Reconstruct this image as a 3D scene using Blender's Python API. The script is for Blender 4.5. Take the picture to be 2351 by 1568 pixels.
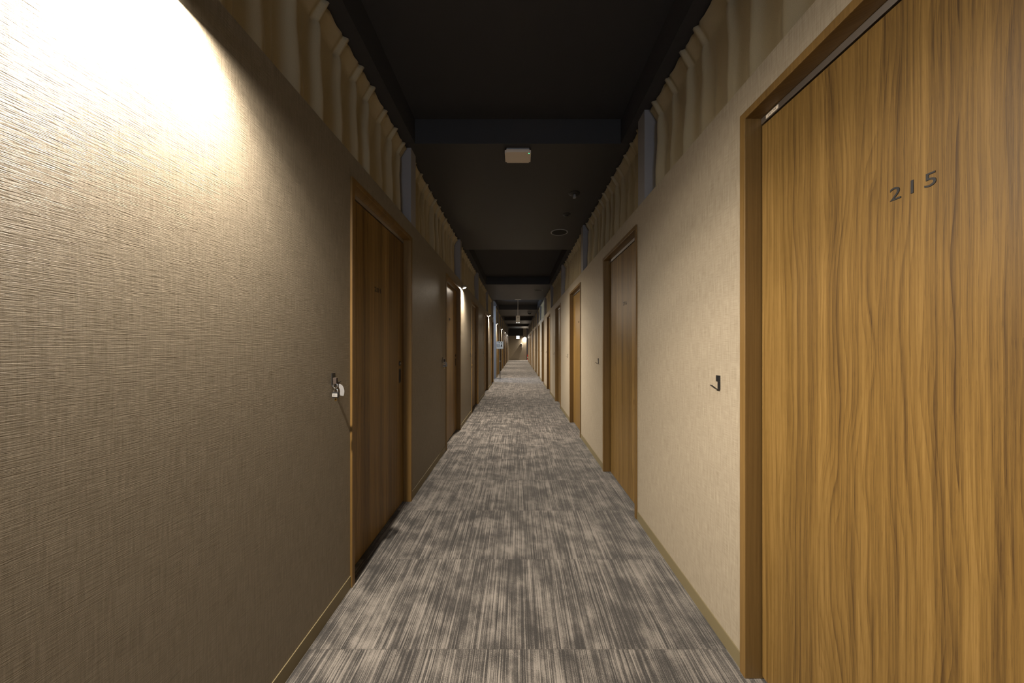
import bpy, bmesh, math, random
from mathutils import Vector, Matrix
random.seed(7)
C = bpy.context.scene.collection
for o in list(bpy.data.objects): bpy.data.objects.remove(o)

# ------------------------------------------------------------------ camera, world, exposure
A = 0.79          # right wall face
B = 0.794         # left wall face
CAMH = 1.141
cam = bpy.data.objects.new('camera', bpy.data.cameras.new('camera'))
C.objects.link(cam)
cam.location = (0, 0, CAMH)
cam.rotation_euler = (math.pi/2, 0, 0)
cam.data.lens = 11.0; cam.data.sensor_width = 36.0; cam.data.sensor_fit = 'HORIZONTAL'
cam.data.shift_x = -13.5/2351; cam.data.shift_y = 12.0/2351
cam.data.clip_start = 0.02; cam.data.clip_end = 100
bpy.context.scene.camera = cam
w = bpy.data.worlds.new('world'); bpy.context.scene.world = w; w.use_nodes = True
w.node_tree.nodes['Background'].inputs[0].default_value = (0.5, 0.55, 0.7, 1)
w.node_tree.nodes['Background'].inputs[1].default_value = 0.0
vs = bpy.context.scene.view_settings
bpy.context.scene.display_settings.display_device = 'sRGB'
vs.view_transform = 'Standard'; vs.look = 'None'; vs.gamma = 1.0; vs.use_curve_mapping = False
vs.exposure = 0.0
WARM = (1.0, 0.87, 0.71)
LAMP_W = 86.0
TILT = math.radians(25)   # lamp heads lean a little towards the corridor

def area(name, loc, size, power, color, rot=(0, 0, 0), shape='DISK', sy=None, beam=False):
    l = bpy.data.lights.new(name, 'AREA'); l.shape = shape; l.size = size
    if beam:      # wide beam of the lamp optic: weaker straight down, stronger to the sides
        l.use_nodes = True; nt = l.node_tree; em = nt.nodes['Emission']
        g = nt.nodes.new('ShaderNodeNewGeometry'); d = nt.nodes.new('ShaderNodeVectorMath'); d.operation = 'DOT_PRODUCT'
        ab = nt.nodes.new('ShaderNodeMath'); ab.operation = 'ABSOLUTE'; cr = nt.nodes.new('ShaderNodeValToRGB')
        nt.links.new(g.outputs['Normal'], d.inputs[0]); nt.links.new(g.outputs['Incoming'], d.inputs[1])
        nt.links.new(d.outputs['Value'], ab.inputs[0]); nt.links.new(ab.outputs[0], cr.inputs[0]); nt.links.new(cr.outputs[0], em.inputs['Strength'])
        e = cr.color_ramp.elements; cr.color_ramp.interpolation = 'EASE'
        while len(e) < 7: e.new(0.5)
        for i, (p, v) in enumerate(((0.0, 0.05), (0.34, 0.16), (0.5, 0.35), (0.64, 0.60), (0.77, 0.86), (0.87, 1.0), (1.0, 1.0))):
            e[i].position = p; e[i].color = (v, v, v, 1)
    if sy: l.size_y = sy
    l.energy = power; l.color = color
    o = bpy.data.objects.new(name, l); o.location = loc; o.rotation_euler = rot
    C.objects.link(o); return o

# cool daylight from the window at the start of the corridor, behind the viewpoint
area('start_daylight', (0, -3.9, 1.9), 1.3, 27, (0.62, 0.76, 1.0), (math.pi/2, 0, 0), 'RECTANGLE', 1.2)
# side passage: unseen lamp added to brighten its far wall, then daylight falling in
area('passage_fill_light', (-1.7, 10.72, 2.6), 0.5, 16, (0.62, 0.78, 1.0), (0, 0, 0), 'SQUARE')
area('passage_daylight', (-2.6, 10.75, 1.6), 1.6, 48, (0.66, 0.81, 1.0), (0, -math.pi/2, 0), 'RECTANGLE', 0.9)

# ------------------------------------------------------------------ materials
class NT:
    def __init__(s, name):
        s.m = bpy.data.materials.new(name); s.m.use_nodes = True
        s.t = s.m.node_tree; s.n = s.t.nodes; s.b = s.n['Principled BSDF']
    def add(s, typ, **kw):
        n = s.n.new(typ)
        for k, v in kw.items(): setattr(n, k, v)
        return n
    def L(s, a, b): s.t.links.new(a, b)
    def val(s, sock, v):
        if hasattr(v, 'is_output'): s.L(v, sock)
        else: sock.default_value = v
    def math(s, op, a, b=0.0, c=0.0, clamp=False):
        n = s.add('ShaderNodeMath', operation=op); n.use_clamp = clamp
        s.val(n.inputs[0], a); s.val(n.inputs[1], b); s.val(n.inputs[2], c)
        return n.outputs[0]
    def coords(s):
        tc = s.add('ShaderNodeTexCoord'); sp = s.add('ShaderNodeSeparateXYZ')
        s.L(tc.outputs['Object'], sp.inputs[0]); return tc.outputs['Object'], sp.outputs[0], sp.outputs[1], sp.outputs[2]
    def comb(s, x, y, z=0.0):
        n = s.add('ShaderNodeCombineXYZ')
        s.val(n.inputs[0], x); s.val(n.inputs[1], y); s.val(n.inputs[2], z); return n.outputs[0]
    def noise(s, vec, scale=1.0, detail=2.0, rough=0.5):
        n = s.add('ShaderNodeTexNoise'); s.L(vec, n.inputs['Vector'])
        n.inputs['Scale'].default_value = scale; n.inputs['Detail'].default_value = detail
        n.inputs['Roughness'].default_value = rough; return n.outputs['Fac']
    def white(s, vec):
        n = s.add('ShaderNodeTexWhiteNoise'); s.L(vec, n.inputs['Vector']); return n.outputs['Value']
    def ramp(s, f, stops):
        n = s.add('ShaderNodeValToRGB'); s.L(f, n.inputs[0]); e = n.color_ramp.elements
        while len(e) < len(stops): e.new(0.5)
        for i, (p, c) in enumerate(stops): e[i].position = p; e[i].color = (*c, 1)
        return n.outputs[0]
    def mix(s, f, a, b, mode='MIX'):
        n = s.add('ShaderNodeMix', data_type='RGBA', blend_type=mode)
        s.val(n.inputs[0], f)
        for sock, v in ((n.inputs[6], a), (n.inputs[7], b)):
            if hasattr(v, 'is_output'): s.L(v, sock)
            else: sock.default_value = (*v, 1)
        return n.outputs[2]
    def bump(s, h, strength, dist):
        n = s.add('ShaderNodeBump'); s.L(h, n.inputs['Height'])
        n.inputs['Strength'].default_value = strength; n.inputs['Distance'].default_value = dist
        s.L(n.outputs[0], s.b.inputs['Normal'])
    def base(s, c):
        if hasattr(c, 'is_output'): s.L(c, s.b.inputs['Base Color'])
        else: s.b.inputs['Base Color'].default_value = (*c, 1)
    def set(s, rough=0.6, metal=0.0, spec=None):
        s.b.inputs['Roughness'].default_value = rough; s.b.inputs['Metallic'].default_value = metal
        if spec is not None: s.b.inputs['Specular IOR Level'].default_value = spec
        return s.m

def flat(name, col, rough=0.5, metal=0.0, spec=None):
    t = NT(name)
    v, x, y, z = t.coords()
    n = t.noise(v, 60.0, 3.0)
    t.base(t.mix(t.math('MULTIPLY', n, 0.25), col, tuple(c*0.8 for c in col)))
    return t.set(rough, metal, spec)

def emit(name, col, strength):
    t = NT(name); t.base(tuple(min(1, c) for c in col))
    t.b.inputs['Emission Color'].default_value = (*col, 1); t.b.inputs['Emission Strength'].default_value = strength
    return t.set(0.5)

def wallpaper(name, horiz):
    t = NT(name); v, x, y, z = t.coords()
    al = t.math('ADD', x, y)          # distance along the wall, for walls facing either way
    wob = t.noise(t.comb(al, z, 0.0), 9.0, 2.0)
    zz = t.math('ADD', z, t.math('MULTIPLY', wob, 0.0015))
    h = t.noise(t.comb(t.math('MULTIPLY', al, 22.0), t.math('MULTIPLY', zz, 520.0), 1.0), 1.0, 3.0, 0.6)
    vt = t.noise(t.comb(t.math('MULTIPLY', al, 260.0), t.math('MULTIPLY', z, 12.0), 5.0), 1.0, 2.0, 0.6)
    gr = t.noise(t.comb(al, z, 2.0), 900.0, 1.0)
    big = t.noise(t.comb(al, z, 3.0), 5.0, 2.0)
    f = t.math('ADD', t.math('MULTIPLY', h, 0.5), t.math('MULTIPLY', vt, 0.5))
    k = 0.83 if horiz else 1.36
    col = t.ramp(f, [(p, tuple(k*q for q in c)) for p, c in ((0.32, (0.20, 0.17, 0.125)), (0.5, (0.27, 0.235, 0.18)), (0.68, (0.34, 0.30, 0.235)))])
    col = t.mix(t.math('MULTIPLY', big, 0.2), col, (0.25*k, 0.21*k, 0.16*k))
    t.base(col)
    hh = t.math('ADD', t.math('MULTIPLY', h, 1.0 if horiz else 0.55), t.math('MULTIPLY', vt, 0.28 if horiz else 0.4))
    hh = t.math('ADD', hh, t.math('MULTIPLY', gr, 0.12))
    t.bump(hh, 0.9 if horiz else 0.45, 0.0019 if horiz else 0.0012)
    return t.set(0.50, 0, 0.13)

def wood(name, light, mid, dark, boards=0.137, rings=1.0, rough=0.42):
    t = NT(name); v, x, y, z = t.coords()
    oi = t.add('ShaderNodeObjectInfo')
    off = t.math('MULTIPLY', oi.outputs['Random'], 37.0)
    al = t.math('ADD', x, y)
    bi = t.math('FLOOR', t.math('DIVIDE', t.math('ADD', al, 0.055), boards))
    rnd = t.white(t.comb(bi, off, 0.0))
    rnd2 = t.white(t.comb(bi, off, 7.0))
    N = lambda fx, fz, o=0.0, det=2.0, ro=0.55: t.noise(t.comb(t.math('MULTIPLY', al, fx), t.math('ADD', t.math('MULTIPLY', z, fz), t.math('MULTIPLY', rnd, 50.0)), t.math('ADD', off, o)), 1.0, det, ro)
    warp = N(5.5, 1.15, 0.0, 2.5, 0.5)
    u = t.math('ADD', t.math('MULTIPLY', al, 62.0), t.math('MULTIPLY', warp, t.math('ADD', 2.0, t.math('MULTIPLY', t.math('POWER', rnd2, 2.0), 20.0))))
    ring = t.math('POWER', t.math('FRACT', u), 2.6)
    ring2 = t.math('POWER', t.math('FRACT', t.math('MULTIPLY', u, 0.41)), 3.5)
    broad = t.noise(t.comb(t.math('MULTIPLY', al, 17.0), t.math('MULTIPLY', z, 0.22), off), 1.0, 2.0, 0.6)
    fib = N(560.0, 6.0, 2.0, 3.0, 0.65)
    fib2 = N(170.0, 1.3, 4.0, 3.0, 0.6)
    pore = t.math('GREATER_THAN', N(900.0, 26.0, 6.0, 1.0), 0.63)
    mod = N(12.0, 1.7, 8.0)
    f = t.math('ADD', 0.62, t.math('MULTIPLY', t.math('SUBTRACT', broad, 0.5), 1.15))
    f = t.math('SUBTRACT', f, t.math('MULTIPLY', t.math('MULTIPLY', ring, mod), 0.40*rings))
    f = t.math('SUBTRACT', f, t.math('MULTIPLY', t.math('MULTIPLY', ring2, mod), 0.34*rings))
    f = t.math('ADD', f, t.math('MULTIPLY', t.math('SUBTRACT', fib, 0.5), 0.75))
    f = t.math('ADD', f, t.math('MULTIPLY', t.math('SUBTRACT', fib2, 0.5), 0.85))
    f = t.math('SUBTRACT', f, t.math('MULTIPLY', pore, 0.10))
    f = t.math('ADD', f, t.math('MULTIPLY', t.math('SUBTRACT', rnd, 0.5), 0.16))
    t.base(t.ramp(f, [(0.05, dark), (0.50, mid), (0.95, light)]))
    t.bump(t.math('ADD', fib, ring), 0.12, 0.0006)
    return t.set(rough, 0, 0.35)

def carpet():
    t = NT('carpet_pile'); v, x, y, z = t.coords()
    tx = t.math('FLOOR', t.math('DIVIDE', t.math('SUBTRACT', x, 0.08), 0.5))
    ty = t.math('FLOOR', t.math('DIVIDE', t.math('SUBTRACT', y, 0.18), 0.5))
    r = t.white(t.comb(tx, ty, 1.0)); ro = t.math('MULTIPLY', r, 60.0)
    wob = t.noise(t.comb(t.math('MULTIPLY', x, 25.0), t.math('MULTIPLY', y, 14.0), ro), 1.0, 2.0)
    xx = t.math('ADD', x, t.math('MULTIPLY', wob, 0.004))
    s1 = t.noise(t.comb(t.math('MULTIPLY', xx, 260.0), t.math('MULTIPLY', y, 2.2), ro), 1.0, 2.0, 0.6)
    s2 = t.noise(t.comb(t.math('MULTIPLY', xx, 75.0), t.math('MULTIPLY', y, 2.0), t.math('ADD', ro, 9.0)), 1.0, 2.0, 0.6)
    d = t.comb(t.math('ADD', t.math('MULTIPLY', x, 8.0), t.math('MULTIPLY', y, 3.6)), t.math('SUBTRACT', t.math('MULTIPLY', y, 7.5), t.math('MULTIPLY', x, 2.0)), t.math('MULTIPLY', ty, 0.35))
    bl = t.noise(d, 1.0, 4.0, 0.62)
    g = t.noise(t.comb(t.math('MULTIPLY', x, 480.0), t.math('MULTIPLY', y, 260.0), 0.0), 1.0, 2.0, 0.7)
    f = t.math('ADD', t.math('MULTIPLY', t.math('SUBTRACT', s1, 0.5), 2.3), t.math('MULTIPLY', t.math('SUBTRACT', s2, 0.5), 1.0))
    f = t.math('ADD', f, t.math('MULTIPLY', t.math('SUBTRACT', bl, 0.5), 1.75))
    f = t.math('ADD', f, t.math('MULTIPLY', t.math('SUBTRACT', g, 0.5), 1.3))
    f = t.math('ADD', f, t.math('MULTIPLY', t.math('SUBTRACT', r, 0.5), 0.10))
    f = t.math('ADD', f, 0.48)
    col = t.ramp(f, [(0.10, (0.036, 0.034, 0.033)), (0.42, (0.075, 0.069, 0.065)), (0.64, (0.155, 0.144, 0.132)), (0.98, (0.26, 0.24, 0.22))])
    def seam(c, o):
        q = t.math('FRACT', t.math('DIVIDE', t.math('SUBTRACT', c, o), 0.5))
        return t.math('LESS_THAN', t.math('ABSOLUTE', t.math('SUBTRACT', q, 0.5)), 0.4965)
    keep = t.math('MULTIPLY', seam(x, 0.08), seam(y, 0.18))
    col = t.mix(t.math('MULTIPLY', t.math('SUBTRACT', 1.0, keep), 0.35), col, (0.06, 0.055, 0.05))
    t.base(col)
    t.bump(t.math('ADD', s1, g), 0.9, 0.003)
    t.b.inputs['Sheen Weight'].default_value = 0.25; t.b.inputs['Sheen Roughness'].default_value = 0.45
    return t.set(0.95, 0, 0.1)

def cloth_mat():
    t = NT('curtain_cloth'); v, x, y, z = t.coords()
    n = t.noise(t.comb(t.math('MULTIPLY', y, 700.0), t.math('MULTIPLY', z, 700.0), 0.0), 1.0, 2.0)
    b = t.noise(v, 6.0, 2.0)
    c = t.ramp(n, [(0.3, (0.34, 0.285, 0.175)), (0.7, (0.45, 0.38, 0.245))])
    t.base(t.mix(t.math('MULTIPLY', b, 0.3), c, (0.30, 0.26, 0.18)))
    t.bump(n, 0.2, 0.0006)
    t.b.inputs['Sheen Weight'].default_value = 0.15
    return t.set(0.85, 0, 0.2)

M_WALL_L = wallpaper('ribbed_wallpaper', True)
M_WALL_R = wallpaper('woven_wallpaper', False)
M_OAK = wood('oak_veneer', (0.29, 0.180, 0.058), (0.178, 0.105, 0.029), (0.067, 0.037, 0.013))
M_OAKF = wood('oak_frame', (0.22, 0.132, 0.042), (0.165, 0.097, 0.030), (0.085, 0.048, 0.017), boards=5.0, rings=0.4)
M_CARPET = carpet()
M_CURT = cloth_mat()
M_CEIL = flat('black_ceiling_paint', (0.042, 0.041, 0.041), 0.55, 0, 0.35)
M_BAY = flat('black_recess_paint', (0.050, 0.050, 0.054), 0.8, 0, 0.15)
M_POST = flat('partition_paint', (0.27, 0.26, 0.26), 0.7)
M_BASE = flat('baseboard_vinyl', (0.20, 0.165, 0.09), 0.55)
M_ALU = flat('satin_aluminium', (0.62, 0.60, 0.58), 0.38, 1.0)
M_BLACK = flat('black_metal', (0.012, 0.012, 0.013), 0.45)
M_DARK = flat('dark_gap', (0.01, 0.01, 0.01), 0.8)
M_NUM = flat('number_black', (0.012, 0.012, 0.014), 0.5)
M_WHITE = flat('white_plastic', (0.75, 0.73, 0.70), 0.4)
M_LABEL = flat('paper_label', (0.82, 0.74, 0.62), 0.7)
M_STEEL = flat('polished_steel', (0.75, 0.74, 0.72), 0.2, 1.0)
M_BRASS = flat('brass_key', (0.75, 0.52, 0.2), 0.3, 1.0)
M_TAG = flat('grey_plastic_tag', (0.20, 0.20, 0.205), 0.5)
M_TAG2 = flat('lock_label_paper', (0.34, 0.335, 0.325), 0.6)
M_BROWN = flat('brown_strap', (0.04, 0.028, 0.022), 0.8)
M_RED = flat('red_enamel', (0.55, 0.03, 0.015), 0.3)
M_GREY = flat('grey_plastic', (0.28, 0.28, 0.28), 0.5)
M_BOARD = flat('notice_board_paper', (0.62, 0.60, 0.54), 0.6)
M_BLUE = flat('blue_print', (0.05, 0.12, 0.35), 0.6)
M_APB = flat('cream_device_plastic', (0.88, 0.78, 0.66), 0.5)
M_LED = emit('green_led', (0.02, 1.0, 0.35), 6.0)
M_LENS = emit('lamp_lens', (1.0, 0.90, 0.74), 14.0)
M_EXIT = emit('exit_sign_face', (0.82, 0.93, 1.0), 5.0)
M_EXITG = emit('exit_sign_green', (0.05, 0.6, 0.3), 1.0)
M_SIGNBAR = emit('sign_light_bar', (0.85, 0.95, 1.0), 2.5)

# ------------------------------------------------------------------ helpers
class MB:
    def __init__(s): s.bm = bmesh.new()
    def box(s, x0, x1, y0, y1, z0, z1):
        if x0 > x1: x0, x1 = x1, x0
        if y0 > y1: y0, y1 = y1, y0
        if z0 > z1: z0, z1 = z1, z0
        v = [s.bm.verts.new(p) for p in ((x0,y0,z0),(x1,y0,z0),(x1,y1,z0),(x0,y1,z0),(x0,y0,z1),(x1,y0,z1),(x1,y1,z1),(x0,y1,z1))]
        for f in ((3,2,1,0),(4,5,6,7),(0,1,5,4),(1,2,6,5),(2,3,7,6),(3,0,4,7)): s.bm.faces.new([v[i] for i in f])
        return s
    def cyl(s, p0, p1, r0, r1=None, n=24):
        r1 = r0 if r1 is None else r1
        p0, p1 = Vector(p0), Vector(p1); d = (p1-p0)
        q = d.to_track_quat('Z', 'Y'); a, b = [], []
        for i in range(n):
            t = 2*math.pi*i/n; c = Vector((math.cos(t), math.sin(t), 0))
            a.append(s.bm.verts.new(p0+q@(c*r0))); b.append(s.bm.verts.new(p1+q@(c*r1)))
        for i in range(n): s.bm.faces.new((a[i], a[(i+1)%n], b[(i+1)%n], b[i]))
        s.bm.faces.new(a[::-1]); s.bm.faces.new(b); return s
    def lathe(s, prof, origin, axis='Z', n=32):
        o = Vector(origin); q = Vector({'Z':(0,0,1),'X':(1,0,0),'Y':(0,1,0),'-Z':(0,0,-1)}[axis]).to_track_quat('Z','Y'); rings = []
        for r, h in prof:
            rings.append([s.bm.verts.new(o+q@Vector((r*math.cos(2*math.pi*i/n), r*math.sin(2*math.pi*i/n), h))) for i in range(n)])
        for a, b in zip(rings, rings[1:]):
            for i in range(n): s.bm.faces.new((a[i], a[(i+1)%n], b[(i+1)%n], b[i]))
        s.bm.faces.new(rings[0][::-1]); s.bm.faces.new(rings[-1]); return s
    def poly(s, pts, ext):
        ext = Vector(ext); a = [s.bm.verts.new(p) for p in pts]; b = [s.bm.verts.new(Vector(p)+ext) for p in pts]
        n = len(a); s.bm.faces.new(a[::-1]); s.bm.faces.new(b)
        for i in range(n): s.bm.faces.new((a[i], a[(i+1)%n], b[(i+1)%n], b[i]))
        return s
    def tube(s, pts, r, n=10, closed=False):
        pts = [Vector(p) for p in pts]; m = len(pts); rings = []
        for i, p in enumerate(pts):
            if closed: d = pts[(i+1)%m]-pts[i-1]
            else: d = pts[min(i+1, m-1)]-pts[max(i-1, 0)]
            q = d.normalized().to_track_quat('Z', 'Y')
            rings.append([s.bm.verts.new(p+q@Vector((r*math.cos(2*math.pi*k/n), r*math.sin(2*math.pi*k/n), 0))) for k in range(n)])
        for i in range(m if closed else m-1):
            a, b = rings[i], rings[(i+1)%m]
            best = min(range(n), key=lambda j: (a[0].co-b[j].co).length)
            for k in range(n): s.bm.faces.new((a[k], a[(k+1)%n], b[(k+1+best)%n], b[(k+best)%n]))
        if not closed: s.bm.faces.new(rings[0][::-1]); s.bm.faces.new(rings[-1])
        return s
    def build(s, name, mat, parent=None, bevel=0.0, smooth=False, world=True):
        bmesh.ops.recalc_face_normals(s.bm, faces=s.bm.faces)
        me = bpy.data.meshes.new(name); s.bm.to_mesh(me); s.bm.free()
        me.materials.append(mat)
        if smooth:
            for p in me.polygons: p.use_smooth = True
            try: me.set_sharp_from_angle(angle=math.radians(40))
            except Exception: pass
        o = bpy.data.objects.new(name, me); C.objects.link(o)
        if parent:
            o.parent = parent
            if world:  # shapes are given in world space
                me.transform(Matrix.Translation(-parent_loc(parent)))
        if bevel:
            m = o.modifiers.new('bevel', 'BEVEL'); m.width = bevel; m.segments = 2; m.limit_method = 'ANGLE'
        return o
def parent_loc(p):
    v = Vector((0, 0, 0))
    while p: v += p.location; p = p.parent
    return v
def thing(name, label, cat, loc, group=None, kind=None):
    o = bpy.data.objects.new(name, None); C.objects.link(o); o.location = loc; o.empty_display_size = 0.1
    return tag(o, label, cat, group, kind)
def tag(o, label=None, cat=None, group=None, kind=None):
    if label: o['label'] = label
    if cat: o['category'] = cat
    if group: o['group'] = group
    if kind: o['kind'] = kind
    return o
def text_mesh(txt, h, width, X, side, yc, zc, name, mat, parent, depth=0.0008):
    cu = bpy.data.curves.new('t', 'FONT'); cu.body = txt; cu.size = 1; cu.space_character = 1.25; cu.extrude = 0.02
    cu.resolution_u = 6
    to = bpy.data.objects.new('t', cu); C.objects.link(to)
    bpy.context.view_layer.update()
    me = bpy.data.meshes.new_from_object(to.evaluated_get(bpy.context.evaluated_depsgraph_get()))
    bpy.data.objects.remove(to)
    xs = [v.co.x for v in me.vertices]; ys = [v.co.y for v in me.vertices]
    sx = width/(max(xs)-min(xs)); sy = h/(max(ys)-min(ys)); cx = (max(xs)+min(xs))/2; cy = (max(ys)+min(ys))/2
    pl = parent_loc(parent) if parent else Vector((0, 0, 0))
    for v in me.vertices:
        a = (v.co.x-cx)*sx; b = (v.co.y-cy)*sy; c = v.co.z/0.02*depth
        v.co = Vector((X-side*c, yc-side*a, zc+b)) - pl
    me.materials.clear(); me.materials.append(mat)
    o = bpy.data.objects.new(name, me); C.objects.link(o); o.parent = parent; return o

# ------------------------------------------------------------------ layout
def ordn(i): return ['first','second','third','fourth','fifth','sixth','seventh','eighth','ninth','tenth','eleventh','twelfth','thirteenth','fourteenth'][i]
DH = 1.95; WT = 2.06; TH = 0.085; LOW = 2.62; HIGH = 2.80; ZB = -4.0; ZE = 26.9
R_FAR = [1.101, 2.883, 4.733, 6.57, 8.44, 10.27, 12.10, 13.96, 15.82, 17.68, 19.54, 21.38, 23.22]
right = [(f-0.815, f) for f in R_FAR]
left = [(1.481, 2.327), (3.44, 4.31), (5.36, 6.24), (7.35, 8.31), (9.28, 10.13),
        (12.06, 12.92), (13.95, 14.83), (15.84, 16.68), (17.72, 18.57), (19.45, 20.30), (21.26, 22.10), (23.05, 23.90), (24.85, 25.70)]
OP0, OP1 = 10.17, 11.30      # side opening on the left
RE = 24.3                    # right wall ends

def wall(name, s, face, spans, doors, mat):
    m = MB()
    for (a, b) in spans:
        y = a
        for (d0, d1) in doors:
            if d0 >= a and d1 <= b:
                m.box(s*face, s*(face+TH), y, d0, 0, WT)
                m.box(s*face, s*(face+TH), d0, d1, DH, WT); y = d1
        m.box(s*face, s*(face+TH), y, b, 0, WT)
    bmesh.ops.remove_doubles(m.bm, verts=m.bm.verts, dist=1e-5)
    return m.build(name, mat)
tag(wall('wall_left', -1, B, [(ZB, OP0), (OP1, ZE)], left, M_WALL_L), 'long left corridor partition covered in beige ribbed wallpaper', 'wall', kind='structure')
tag(wall('wall_right', 1, A, [(ZB, RE)], right, M_WALL_R), 'long right corridor partition covered in beige woven wallpaper', 'wall', kind='structure')
m = MB()
m.box(-1.0, 0.74, ZE, ZE+0.1, 0, 2.08); m.box(0.45, 0.74, ZE, ZE+0.1, 2.08, 2.80)
tag(m.build('wall_end', M_WALL_R), 'beige wall closing the far end of the corridor', 'wall', kind='structure')
m = MB(); m.box(-1.0, 0.45, ZE+0.0, ZE+0.1, 2.0801, 2.80)
tag(m.build('trim_bulkhead', M_CEIL), 'black bulkhead above the beige end wall', 'bulkhead', kind='structure')
m = MB(); m.box(0.7401, 1.7, 27.4, 27.5, 0, LOW); m.box(1.6, 1.7, RE, 27.4, 0, LOW); m.box(A+TH, 1.7, RE-0.1, RE, 0, LOW)
tag(m.build('wall_alcove', M_POST), 'grey alcove walls beyond the end of the right partition', 'wall', kind='structure')
m = MB(); m.box(-1.1, 1.1, ZB-0.1, ZB, 0, LOW)
tag(m.build('wall_back', M_WALL_R), 'beige wall behind the viewpoint', 'wall', kind='structure')
m = MB()
m.box(-4.0, -B-0.0003, OP0-0.04, OP0+0.003, 0, LOW)
m.box(-4.0, -B-0.0003, OP1-0.003, OP1+0.04, 0, LOW); m.box(-4.1, -4.0, OP0, OP1, 0, LOW)
tag(m.build('wall_side_passage', M_POST), 'grey walls of the side passage opening on the left', 'wall', kind='structure')

m = MB(); m.box(-1.3, 1.7, ZB, 27.5, -0.08, 0); m.box(-4.1, -1.3, OP0, OP1, -0.08, 0)
fl = tag(m.build('floor', M_CARPET), 'grey striped carpet tiles running the length of the corridor', 'floor', kind='structure')

# ceiling: lowered slabs, and higher bays with side fascias
m = MB()
slabs = [(ZB, -0.35), (2.28, 4.77), (7.43, 9.84), (12.5, 14.95), (17.6, 20.0), (22.7, 25.1)]
m.box(-1.3, 1.3, ZB, 27.5, HIGH, HIGH+0.1)
prev = slabs[0][1]
for a, b in slabs[1:]+[(27.5, 27.5)]:
    m.box(-1.3, -0.75, prev, a, LOW, HIGH); m.box(0.75, 1.3, prev, a, LOW, HIGH); prev = b
m.box(1.3, 1.7, RE-.1, 27.5, LOW, HIGH)
m.box(-4.1, -1.3, OP0-.04, OP1+.04, LOW, HIGH)
tag(m.build('ceiling', M_BAY), 'black recessed ceiling between the lowered sections', 'ceiling', kind='structure')
for i, (a, b) in enumerate(slabs):
    tag(MB().box(-1.2999, 1.2999, a+0.0002, b-0.0002, LOW, HIGH-0.0002).build('ceiling', M_CEIL), 'charcoal lowered ceiling section%s' % (' behind the camera' if i == 0 else ' %s from the camera' % ordn(i-1)), 'ceiling section', 'charcoal lowered ceiling sections', 'structure')

# baseboards
def baseboard(name, s, face, spans, doors):
    m = MB()
    for a, b in spans:
        y = a
        for d0, d1 in doors:
            if d0 >= a and d1 <= b: m.box(s*(face-0.004), s*face, y, d0, 0, 0.058); y = d1
        m.box(s*(face-0.004), s*face, y, b, 0, 0.058)
    return m.build(name, M_BASE, bevel=0.0012)
tag(baseboard('baseboard_left', -1, B, [(ZB, OP0), (OP1, ZE)], left), 'olive vinyl baseboard strip along the left wall', 'baseboard', kind='structure')
tag(baseboard('baseboard_right', 1, A, [(ZB, RE)], right), 'olive vinyl baseboard strip along the right wall', 'baseboard', kind='structure')

# partition ends standing between the curtains
lposts = [d1-0.0 for d0, d1 in left]
rposts = [d0-0.115 for d0, d1 in right]
k = 1
for s, face, lst, sd in ((-1, B, lposts, 'left'), (1, A, rposts, 'right')):
    for i, y in enumerate(lst):
        if sd == 'left' and i == 4: y = OP0-0.105-.04
        m = MB(); m.box(s*(face+0.0005), s*(face+0.20), y, y+0.105, WT, LOW)
        tag(m.build('trim_%d' % k, M_POST), '%s grey partition end between curtains above the %s wall, counting from the camera' % (ordn(i), sd), 'partition post', 'grey partition ends between the curtains', 'structure'); k += 1

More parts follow.
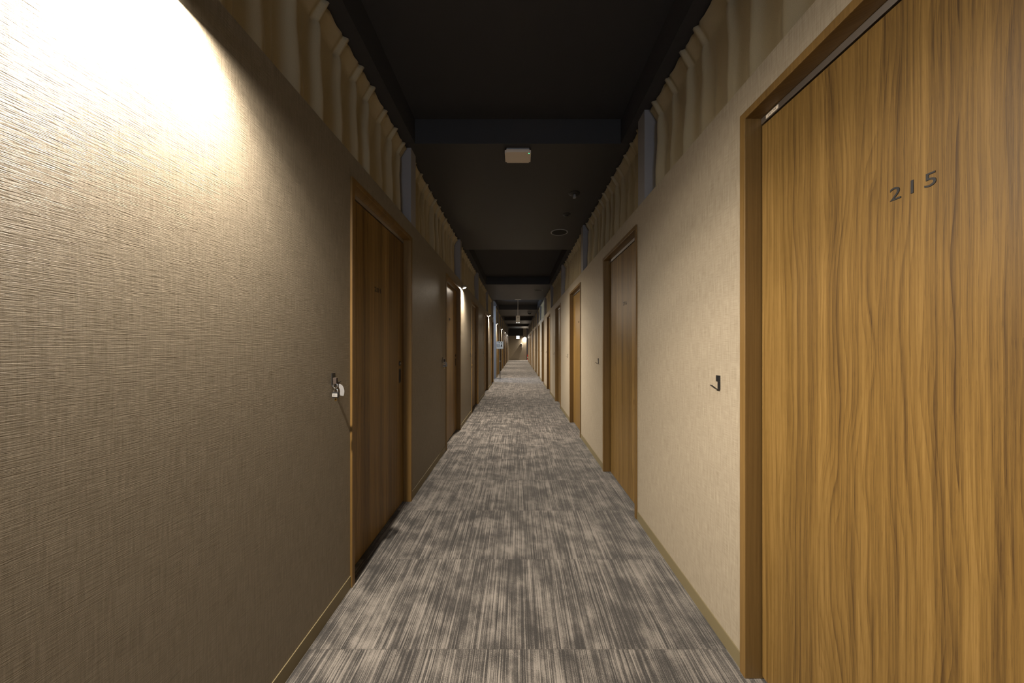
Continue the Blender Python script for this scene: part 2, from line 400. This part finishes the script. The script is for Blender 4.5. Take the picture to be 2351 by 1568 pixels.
# ------------------------------------------------------------------ doors
def door(n, s, face, d0, d1, num, idx):
    sd = 'right' if s > 0 else 'left'
    near = num in (201, 202, 215, 216)
    lab = ('oak sliding door numbered %d on the %s' % (num, sd)) if near else '%s oak sliding door from the camera on the %s' % (ordn(idx), sd)
    root = thing('door_%d' % n, lab, 'door', (s*face, (d0+d1)/2, 0), kind='structure')
    fw = 0.026; fo = 0.010; fi = 0.075
    pts = [(d0,0),(d0,DH),(d1,DH),(d1,0),(d1-fw,0),(d1-fw,DH-fw),(d0+fw,DH-fw),(d0+fw,0)]
    MB().poly([(s*(face-fo), y, z) for y, z in pts], (s*(fo+fi), 0, 0)).build('door_frame', M_OAKF, root, bevel=0.0018)
    lx = face+0.046
    MB().box(s*lx, s*(lx+0.030), d0+fw+(0.0 if s < 0 else 0.0005), d1-fw-0.004, 0.014, 1.896).build('door_leaf', M_OAK, root, bevel=0.0012)
    MB().box(s*(lx-0.001), s*(lx+0.02), d0+fw+0.0005, d1-fw-0.001, 1.902, DH-fw-0.0005).build('track_rail', M_ALU, root)
    text_mesh(str(num), 0.0285, 0.078, s*(lx-0.0005), s, (d0+d1)/2-0.03*(1 if s > 0 else 1) , 1.480, 'room_number', M_NUM, root)
    hy = (d1-fw-0.075) if s < 0 else (d0+fw+0.05)
    h = MB().box(s*(lx-0.0015), s*(lx+0.004), hy-0.018, hy+0.018, 0.885, 0.985).build('pull_handle', M_BLACK, root, bevel=0.001)
    MB().box(s*(lx-0.0022), s*(lx+0.0), hy-0.011, hy+0.011, 0.893, 0.977).build('finger_recess', M_DARK, h)
    lk = MB().cyl((s*(lx+0.003), hy, 1.022), (s*(lx-0.004), hy, 1.022), 0.019, 0.017).build('lock', M_BLACK, root, smooth=True)
    MB().cyl((s*(lx-0.003), hy, 1.022), (s*(lx-0.006), hy, 1.022), 0.007).build('lock_cylinder', M_STEEL, lk, smooth=True)
    if num == 215:
        st = MB().box(s*(lx-0.002), s*(lx-0.0012), 1.003, 1.052, 1.9065, 1.9185).build('sticker', M_LABEL, root)
        st['label'] = 'small cream sticker on the rail'
        text_mesh('|215|', 0.0062, 0.030, s*(lx-0.0022), s, 1.027, 1.9125, 'sticker_number', M_BROWN, st, 0.0002)
    return root
n = 1
for i, (a, b) in enumerate(left): door(n, -1, B, a, b, 201+i, i); n += 1
for i, (a, b) in enumerate(right): door(n, 1, A, a, b, 215+i, i); n += 1

# ------------------------------------------------------------------ curtains
def curtain(s, face, y0, y1, label, group, seed, fine):
    rng = random.Random(seed)
    X0 = face+0.032; z1 = LOW-0.004; zp = LOW-0.085; z0 = WT+0.003
    root = thing('curtain', label, 'curtain', (s*(face+0.08), (y0+y1)/2, z0), group)
    npl = max(2, round((y1-y0)/0.150)); sp = (y1-y0)/npl
    P = [y0+sp*(i+0.5)+rng.uniform(-0.02, 0.02) for i in range(npl)]
    amp = [rng.uniform(0.8, 1.35) for _ in P]; lean = [rng.uniform(-0.022, 0.022) for _ in P]
    cp = [(P[i]+P[i+1])/2+rng.uniform(-.03,.03) for i in range(npl-1)]
    zs = [z1, z1-0.02, z1-0.045, zp+0.015, zp, zp-0.012, zp-0.03, zp-0.06, zp-0.10, zp-0.15, zp-0.22, zp-0.32, zp-0.43, z0]
    step = 0.0045 if fine else 0.012
    ys = []
    y = y0
    while y < y1: ys.append(y); y += step
    ys.append(y1)
    if not fine:
        for p in P: ys += [p-0.009, p, p+0.009]
        ys = sorted(set(ys))
    bm = bmesh.new(); grid = []
    for z in zs:
        row = []
        fr = (z1-z)/(z1-zp)
        for y in ys:
            X = X0 + 0.050*min(1, fr) + 0.022*min(1, max(0, fr-1)/2)
            for p, a, l in zip(P, amp, lean):
                if z >= zp-0.001:
                    d = (y-p)
                    X -= 0.022*math.exp(-(d/0.0085)**2)*a*(0.8+0.2*fr)
                    X += 0.007*(math.exp(-(d/0.003)**2))       # split of the double pleat
                    X += 0.006*math.exp(-((abs(d)-0.02)/0.008)**2)
                else:
                    q = min(1, (zp-z)/0.30); qs = q**0.7
                    d = y-(p+l*q)
                    wd = 0.009+0.034*qs
                    X -= (0.022+0.028*qs)*a*math.exp(-abs(d/wd)**(2.6-0.8*qs))
                    X += 0.006*math.exp(-(d/0.003)**2)*max(0, 1-q*6)
            if z < zp:
                q = min(1, (zp-z)/0.2)
                for c in cp: X -= 0.010*q*math.exp(-((y-c)/0.013)**2)
            zz = z
            if z > z1-0.001:
                dm = min(abs(y-p) for p in P); zz = z-0.012*min(1, dm/0.07)**2
            row.append(bm.verts.new((s*X, y, zz)))
        grid.append(row)
    for r in range(len(zs)-1):
        for c in range(len(ys)-1): bm.faces.new((grid[r][c], grid[r][c+1], grid[r+1][c+1], grid[r+1][c]))
    mb = MB(); mb.bm.free(); mb.bm = bm
    o = mb.build('cloth_panel', M_CURT, root, smooth=False)
    for p in o.data.polygons: p.use_smooth = True
    sm = o.modifiers.new('thick', 'SOLIDIFY'); sm.thickness = 0.0015; sm.offset = 0
    # rail the curtain hangs from
    MB().box(s*(face+0.045), s*(face+0.065), y0, y1, LOW-0.014, LOW).build('curtain_rail', M_BLACK, root)
    return root
g = 'pinch pleated curtains above the corridor partitions'
def curtain_label(i, sd):
    return '%s tan pleated curtain from the camera above the %s wall' % (ordn(i), sd)
yb = -1.6
prevy = yb
for i, y in enumerate(lposts):
    e = y if i != 4 else OP0-0.145
    st = prevy
    if i == 5: st = OP1+0.045
    curtain(-1, B, st+0.005, e-0.005, curtain_label(i, 'left'), g, 10+i, i < 5)
    prevy = e+0.105
curtain(-1, B, prevy+0.005, ZE-0.01, curtain_label(13, 'left'), g, 30, False)
prevy = yb
rp = rposts[1:]
for i, y in enumerate(rp):
    curtain(1, A, prevy+0.005, y-0.005, curtain_label(i, 'right'), g, 40+i, i < 5)
    prevy = y+0.105
curtain(1, A, prevy+0.005, RE-0.11, curtain_label(12, 'right'), g, 60, False)

# ------------------------------------------------------------------ wall lamps
LZ = [-2.95, 0.715, 4.45, 8.45, 11.46, 15.06, 18.66, 22.25]
def wall_lamp(x, y, z, label, nx, ny):
    root = thing('wall_lamp', label, 'lamp', (x, y, z), 'small downlights mounted high on the walls')
    cx, cy = x+nx*0.034, y+ny*0.034
    MB().lathe([(0.026, 0.0), (0.028, 0.003), (0.028, 0.024), (0.024, 0.029)], (cx, cy, z)).build('lamp_housing', M_POST, root, smooth=True)
    if nx: MB().box(x, x+nx*0.02, y-0.012, y+0.012, z+0.006, z+0.022).build('wall_bracket', M_POST, root, bevel=0.002)
    else: MB().box(x-0.012, x+0.012, y+ny*0.02, y, z+0.006, z+0.022).build('wall_bracket', M_POST, root, bevel=0.002)
    MB().lathe([(0.023, -0.003), (0.025, 0.001)], (cx, cy, z)).build('lamp_lens', M_LENS, root, smooth=True)
    P = Vector((nx*0.034, ny*0.034, 0)); R = Matrix.Rotation(-TILT, 4, 'Y') if nx else Matrix.Rotation(-TILT, 4, 'X')
    for c in root.children:
        if c.name.startswith(('lamp_housing', 'lamp_lens')): c.data.transform(Matrix.Translation(P) @ R @ Matrix.Translation(-P))
    return area('lamp_glow', (cx+nx*0.001, cy+ny*0.001, z-0.007), 0.042, LAMP_W, WARM, (-TILT if ny < 0 else 0, -TILT if nx > 0 else 0, 0), beam=True)
for i, y in enumerate(LZ):
    wall_lamp(-B, y, 1.975, ('small bright downlight on the left wall behind the camera' if i == 0 else '%s small downlight from the camera on the left wall' % ordn(i-1)), 1, 0)
l = wall_lamp(0.60, ZE, 1.97, 'small bright downlight at the right of the end wall', 0, -1)
l.data.energy = LAMP_W*1.5

# ------------------------------------------------------------------ hooks
def hook(s, face, y, z, label):
    root = thing('wall_hook', label, 'hook', (s*face, y, z), 'black coat hooks beside the doors')
    f = face
    MB().box(s*(f-0.003), s*f, y-0.012, y+0.012, z, z+0.024).box(s*(f-0.003), s*f, y-0.012, y+0.002, z-0.026, z).build('back_plate', M_BLACK, root, bevel=0.0006)
    pts = [(f-0.0015, z-0.020), (f-0.0015, z-0.0275), (f-0.012, z-0.0275), (f-0.033, z-0.012), (f-0.034, z-0.0145), (f-0.012, z-0.0305), (f+0.0, z-0.0305), (f+0.0, z-0.020)]
    MB().poly([(s*a, y-0.012, b) for a, b in pts], (0, 0.014, 0)).build('hook_arm', M_BLACK, root, bevel=0.0006)
    return root
lh = [a-0.137 for a, b in left]; rh = [1.232, 3.07, 4.94, 6.76]+[b+0.19 for a, b in right[4:-1]]
for i, y in enumerate(lh): hook(-1, B, y, 1.005, '%s black wall hook from the camera on the left wall' % ordn(i))
for i, y in enumerate(rh): hook(1, A, y, 1.004, '%s black wall hook from the camera on the right wall' % ordn(i))

# padlocks with keys hanging on the first two left hooks
def keyset(y, z, num, label, tagged):
    X = -B+0.023
    root = thing('padlock', label, 'padlock', (X, y, z), 'padlocks with keys hanging from the left hooks')
    # strap loop over the hook
    MB().box(X-0.007, X+0.007, y-0.008, y+0.004, z-0.016, z+0.010).build('strap', M_BROWN, root, bevel=0.001)
    ring = [(X+0.009*math.cos(t), y-0.004, z-0.022+0.012*math.sin(t)) for t in [2*math.pi*i/20 for i in range(20)]]
    MB().tube(ring, 0.0012, 8, True).build('key_ring', M_STEEL, root, smooth=True)
    bz = z-0.062
    MB().box(X-0.0125, X+0.0125, y-0.006, y+0.006, bz-0.012, bz+0.012).build('lock_body', M_BLACK, root, bevel=0.002)
    sh = [(X+0.0078*math.cos(t), y, bz+0.017+0.0085*math.sin(t)) for t in [math.pi*i/12 for i in range(13)]]
    sh = [(X+0.0078, y, bz+0.008)]+sh+[(X-0.0078, y, bz+0.008)]
    MB().tube(sh, 0.0018, 8).build('shackle', M_STEEL, root, smooth=True)
    lab = MB().box(X-0.0105, X+0.0105, y-0.0068, y-0.006, bz-0.008, bz+0.006).build('lock_label', M_TAG2, root)
    tx = text_mesh(str(num), 0.008, 0.015, 0, -1, 0, 0, 'label_number', M_DARK, lab, 0.0002)
    pl = parent_loc(lab)
    for v in tx.data.vertices:
        w_ = v.co+pl; v.co = Vector((X+w_.y, y-0.0070-w_.x, bz-0.001+w_.z))-pl
    MB().box(X-0.003, X+0.003, y-0.001, y+0.001, bz-0.022, bz-0.011).cyl((X, y-0.001, bz-0.022), (X, y+0.001, bz-0.022), 0.005).build('key', M_BRASS, root)
    if tagged:
        outer, inner = [], []
        for i in range(15):
            t = math.radians(118-150*i/14)
            outer.append((0.022*math.cos(t)+0.012, 0.034*math.sin(t))); inner.append((0.0085*math.cos(t)+0.008, 0.024*math.sin(t)-0.003))
        pts = [(X-0.004+a*0.9, y+0.008+a*0.3, z-0.052+b) for a, b in outer+inner[::-1]]
        MB().poly(pts, (-0.0006, 0.0022, 0)).build('key_tag', M_TAG, root, bevel=0.0006)
    return root
keyset(lh[0]-0.020, 1.0, 201, 'padlock with white 201 label and curved grey tag hanging on the hook by door 201', True)
keyset(lh[1]-0.020, 1.0, 202, 'padlock with white label and keys hanging on the hook by door 202', True)
# long strap on the third hook
y = lh[2]; X = -B+0.026
root = thing('lanyard', 'long dark strap hanging on the third left hook', 'strap', (X, y, 1.0))
MB().poly([(X, y-0.010, 1.02), (X, y-0.004, 1.02), (X, y+0.014, 0.86), (X, y+0.007, 0.86)], (0.004, 0, 0)).build('strap', M_BROWN, root)
MB().cyl((X+.002, y+0.010, 0.852), (X+.002, y+0.010, 0.826), 0.005, 0.004).build('brass_clip', M_BRASS, root, smooth=True)

# ------------------------------------------------------------------ ceiling devices
root = thing('access_point', 'cream box device with green light on the black ceiling', 'wireless router', (0, 2.39, LOW))
MB().box(-0.085, 0.085, 2.325, 2.455, LOW-0.012, LOW).build('mount_plate', M_GREY, root, bevel=0.003)
o = MB().box(-0.098, 0.098, 2.322, 2.462, LOW-0.034, LOW-0.012).build('housing', M_APB, root)
bm = bmesh.new(); bm.from_mesh(o.data)
bmesh.ops.bevel(bm, geom=[e for e in bm.edges if abs(e.verts[0].co.z-e.verts[1].co.z) > 0.01], offset=0.012, segments=5, affect='EDGES')
bm.to_mesh(o.data); bm.free(); b_ = o.modifiers.new('bevel', 'BEVEL'); b_.width = 0.002; b_.segments = 2; b_.limit_method = 'ANGLE'
MB().lathe([(0.0028, 0.0), (0.0025, 0.0015)], (0.083, 2.338, LOW-0.034), '-Z', 12).build('status_light', M_LED, root)

def speaker(x, y, label):
    root = thing('ceiling_speaker', label, 'ceiling speaker', (x, y, LOW), 'round speakers set in the black ceiling')
    MB().lathe([(0.112, 0.0), (0.112, 0.004), (0.104, 0.008), (0.096, 0.005), (0.096, 0.0)], (x, y, LOW), '-Z', 40).build('rim', M_GREY, root, smooth=True)
    MB().lathe([(0.096, 0.0), (0.096, 0.0045), (0.05, 0.0055), (0.01, 0.006)], (x, y, LOW), '-Z', 40).build('grille', M_DARK, root, smooth=True)
speaker(0.535, 4.04, 'round dark speaker grille on the nearer black ceiling section')
speaker(0.54, 8.17, 'round speaker grille on the ceiling just in front of the hanging sign')
def sprinkler(x, y, r, label, pale):
    root = thing('sprinkler', label, 'sprinkler', (x, y, LOW), 'sprinklers on the black ceiling')
    MB().lathe([(r, 0.0), (r, 0.003), (r*0.55, 0.012)], (x, y, LOW), '-Z').build('rose', M_BLACK, root, smooth=True)
    h = 0.045 if pale else 0.02
    MB().lathe([(0.012, 0.008), (0.012, h*0.6), (0.018, h*0.75), (0.014, h), (0.004, h+0.004)], (x, y, LOW), '-Z').build('head', M_GREY if pale else M_BLACK, root, smooth=True)
sprinkler(0.545, 3.02, 0.055, 'ceiling sprinkler with pale head and dark rose, nearest the camera', True)
sprinkler(0.546, 3.50, 0.045, 'small flat dark fitting on the ceiling in front of the speaker grille', False)
root = thing('security_camera', 'dark dome camera with pale plate on the far ceiling', 'camera', (0.50, 13.4, LOW))
MB().lathe([(0.10, 0.0), (0.10, 0.02), (0.092, 0.028)], (0.50, 13.4, LOW), '-Z').build('mount_ring', M_GREY, root, smooth=True)
MB().lathe([(0.075, 0.026), (0.072, 0.05), (0.055, 0.078), (0.03, 0.094), (0.005, 0.10)], (0.50, 13.4, LOW), '-Z').build('dome', M_BLACK, root, smooth=True)

# hanging sign
sy = 9.70
root = thing('hanging_sign', 'pale vertical sign with symbols hanging on a rod from the ceiling', 'sign', (0, sy, LOW))
MB().box(-0.10, 0.10, sy-0.03, sy+0.03, LOW-0.018, LOW).build('ceiling_plate', M_WHITE, root, bevel=0.003)
MB().cyl((0, sy, LOW-0.018), (0, sy, 2.10), 0.010).build('rod', M_WHITE, root, smooth=True)
pn = MB().box(-0.060, 0.060, sy-0.028, sy+0.028, 1.868, 2.102).build('sign_box', M_BOARD, root, bevel=0.003)
yy = sy-0.0285
sb = MB().lathe([(0.0095, 0), (0.0095, 0.001)], (0, yy, 2.065), 'Y', 16).poly([(-0.011, yy, 2.052), (0.011, yy, 2.052), (0.006, yy, 2.022), (-0.006, yy, 2.022)], (0, 0.001, 0)).build('person_symbol', M_DARK, pn)
MB().tube([(-0.014, yy, 2.008), (-0.006, yy, 1.995), (0.010, yy, 1.985), (0.016, yy, 1.965), (0.004, yy, 1.945), (-0.012, yy, 1.94), (-0.014, yy, 1.925)], 0.0028, 6).build('toilet_symbol', M_DARK, pn)
MB().box(-0.02, 0.02, yy, yy+0.001, 1.908, 1.914).build('sign_lettering', M_DARK, pn)
MB().box(-0.052, -0.018, yy-0.001, yy+0.001, 1.872, 1.884).build('light_bar', M_SIGNBAR, pn)
MB().box(0.018, 0.052, yy-0.001, yy+0.001, 1.872, 1.884).build('light_bar', M_SIGNBAR, pn)

# exit sign
root = thing('exit_sign', 'glowing white exit sign high on the end wall', 'exit sign', (0.0, ZE-0.12, 1.95))
MB().box(-0.135, 0.135, ZE-0.07, ZE, 1.82, 2.075).build('sign_case', M_WHITE, root, bevel=0.004)
MB().box(-0.125, 0.125, ZE-0.073, ZE-0.07, 1.83, 2.065).build('sign_face', M_EXIT, root)
yy = ZE-0.075
MB().box(0.02, 0.07, yy, yy+0.001, 1.88, 1.885).box(0.065, 0.07, yy, yy+.001, 1.885, 2.01).box(0.02, 0.07, yy, yy+.001, 2.005, 2.01).lathe([(0.012, 0), (0.012, .001)], (0.0, yy, 1.995), 'Y', 12).tube([(0.0, yy, 1.98), (-0.008, yy, 1.94), (0.012, yy, 1.915), (0.008, yy, 1.885)], 0.006, 6).tube([(-0.008, yy, 1.94), (-0.03, yy, 1.915), (-0.045, yy, 1.91)], 0.006, 6).tube([(-0.022, yy, 1.955), (0.0, yy, 1.972), (0.02, yy, 1.95)], 0.0045, 6).build('running_figure', M_EXITG, root)

# wall telephone panel on the end wall
root = thing('wall_intercom', 'small white intercom box on the end wall', 'intercom', (0.31, ZE, 1.24))
MB().box(0.235, 0.375, ZE-0.05, ZE, 1.08, 1.42).build('casing', M_WHITE, root, bevel=0.006)
MB().box(0.245, 0.295, ZE-0.075, ZE-0.05, 1.12, 1.38).build('handset', M_DARK, root, bevel=0.006)
MB().box(0.315, 0.362, ZE-0.054, ZE-0.05, 1.22, 1.36).build('keypad', M_GREY, root)

# extinguisher
ex, ey = 0.875, 26.75
root = thing('fire_extinguisher', 'red fire extinguisher standing at the corridor end on the right', 'fire extinguisher', (ex, ey, 0))
MB().lathe([(0.085, 0.0), (0.10, 0.0), (0.10, 0.025), (0.085, 0.03)], (ex, ey, 0)).build('stand', M_WHITE, root, smooth=True)
MB().lathe([(0.070, 0.03), (0.076, 0.04), (0.076, 0.40), (0.066, 0.44), (0.035, 0.47), (0.022, 0.48)], (ex, ey, 0)).build('cylinder', M_RED, root, smooth=True)
MB().lathe([(0.0775, 0.17), (0.0775, 0.29)], (ex, ey, 0)).build('instruction_label', M_LABEL, root, smooth=True)
MB().lathe([(0.022, 0.48), (0.022, 0.51)], (ex, ey, 0)).box(ex-0.015, ex+0.11, ey-0.012, ey+0.012, 0.52, 0.535).box(ex-0.015, ex+0.10, ey-0.012, ey+0.012, 0.55, 0.562).build('valve_lever', M_BLACK, root)
MB().tube([(ex, ey-0.02, 0.50), (ex-0.05, ey-0.05, 0.50), (ex-0.085, ey-0.06, 0.42), (ex-0.088, ey-0.06, 0.2), (ex-0.085, ey-0.06, 0.12)], 0.011, 8).build('hose', M_BLACK, root, smooth=True)

# sign stand
sx, sy = -0.645, 11.32
root = thing('sign_stand', 'black pole stand holding a pale notice board on the left', 'sign stand', (sx, sy, 0))
MB().box(sx-0.13, sx+0.02, sy-0.09, sy+0.11, 0, 0.012).build('base_plate', M_BLACK, root, bevel=0.002)
MB().cyl((sx, sy, 0.012), (sx, sy, 1.08), 0.011).build('pole', M_BLACK, root, smooth=True)
MB().cyl((sx, sy, 0.60), (sx, sy, 0.64), 0.015).build('clamp_collar', M_GREY, root, smooth=True)
bx0, bx1, bz0, bz1 = sx-0.135, sx+0.115, 1.07, 1.33
bd = MB().box(bx0, bx1, sy-0.012, sy+0.004, bz0, bz1).build('notice_board', M_BOARD, root, bevel=0.002)
yb_ = sy-0.0128
MB().box(bx0-.004, bx1+.004, sy-0.013, sy+0.006, bz0-.006, bz0+.002).box(bx0-.004, bx1+.004, sy-0.013, sy+0.006, bz1-.002, bz1+.004).box(bx0-.004, bx0+.002, sy-0.013, sy+0.006, bz0, bz1).box(bx1-.002, bx1+.004, sy-0.013, sy+0.006, bz0, bz1).build('board_edge', M_GREY, bd)
MB().tube([(bx0+0.02, yb_, bz1-0.045), (bx0+0.035, yb_, bz1-0.058), (bx0+0.06, yb_, bz1-0.03)], 0.006, 6).build('tick_mark', M_BLUE, bd)
MB().box(bx0+0.085, bx0+0.135, yb_, yb_+.001, bz1-0.058, bz1-0.034).build('heading_mark', M_DARK, bd)
MB().box(bx0+0.165, bx0+0.215, yb_, yb_+.001, bz1-0.058, bz1-0.034).build('heading_mark', M_DARK, bd)
MB().box(bx0+0.015, bx0+0.125, yb_, yb_+.001, bz0+0.055, bz0+0.165).build('picture_panel', M_GREY, bd)
MB().tube([(bx0+0.06, yb_-.001, bz0+0.15), (bx0+0.09, yb_-.001, bz0+0.13), (bx0+0.085, yb_-.001, bz0+0.08)], 0.005, 6).build('picture_arrow', M_BOARD, bd)
MB().lathe([(0.010, 0), (0.010, .001)], (bx0+0.19, yb_, bz0+0.165), 'Y', 12).poly([(bx0+0.183, yb_, bz0+0.155), (bx0+0.198, yb_, bz0+0.155), (bx0+0.215, yb_, bz0+0.07), (bx0+0.20, yb_, bz0+0.06), (bx0+0.19, yb_, bz0+0.09), (bx0+0.165, yb_, bz0+0.068), (bx0+0.155, yb_, bz0+0.085)], (0, .001, 0)).build('figure_symbol', M_DARK, bd)
MB().box(bx0+0.02, bx1-0.04, yb_, yb_+.001, bz0+0.025, bz0+0.031).build('fine_print', M_GREY, bd)
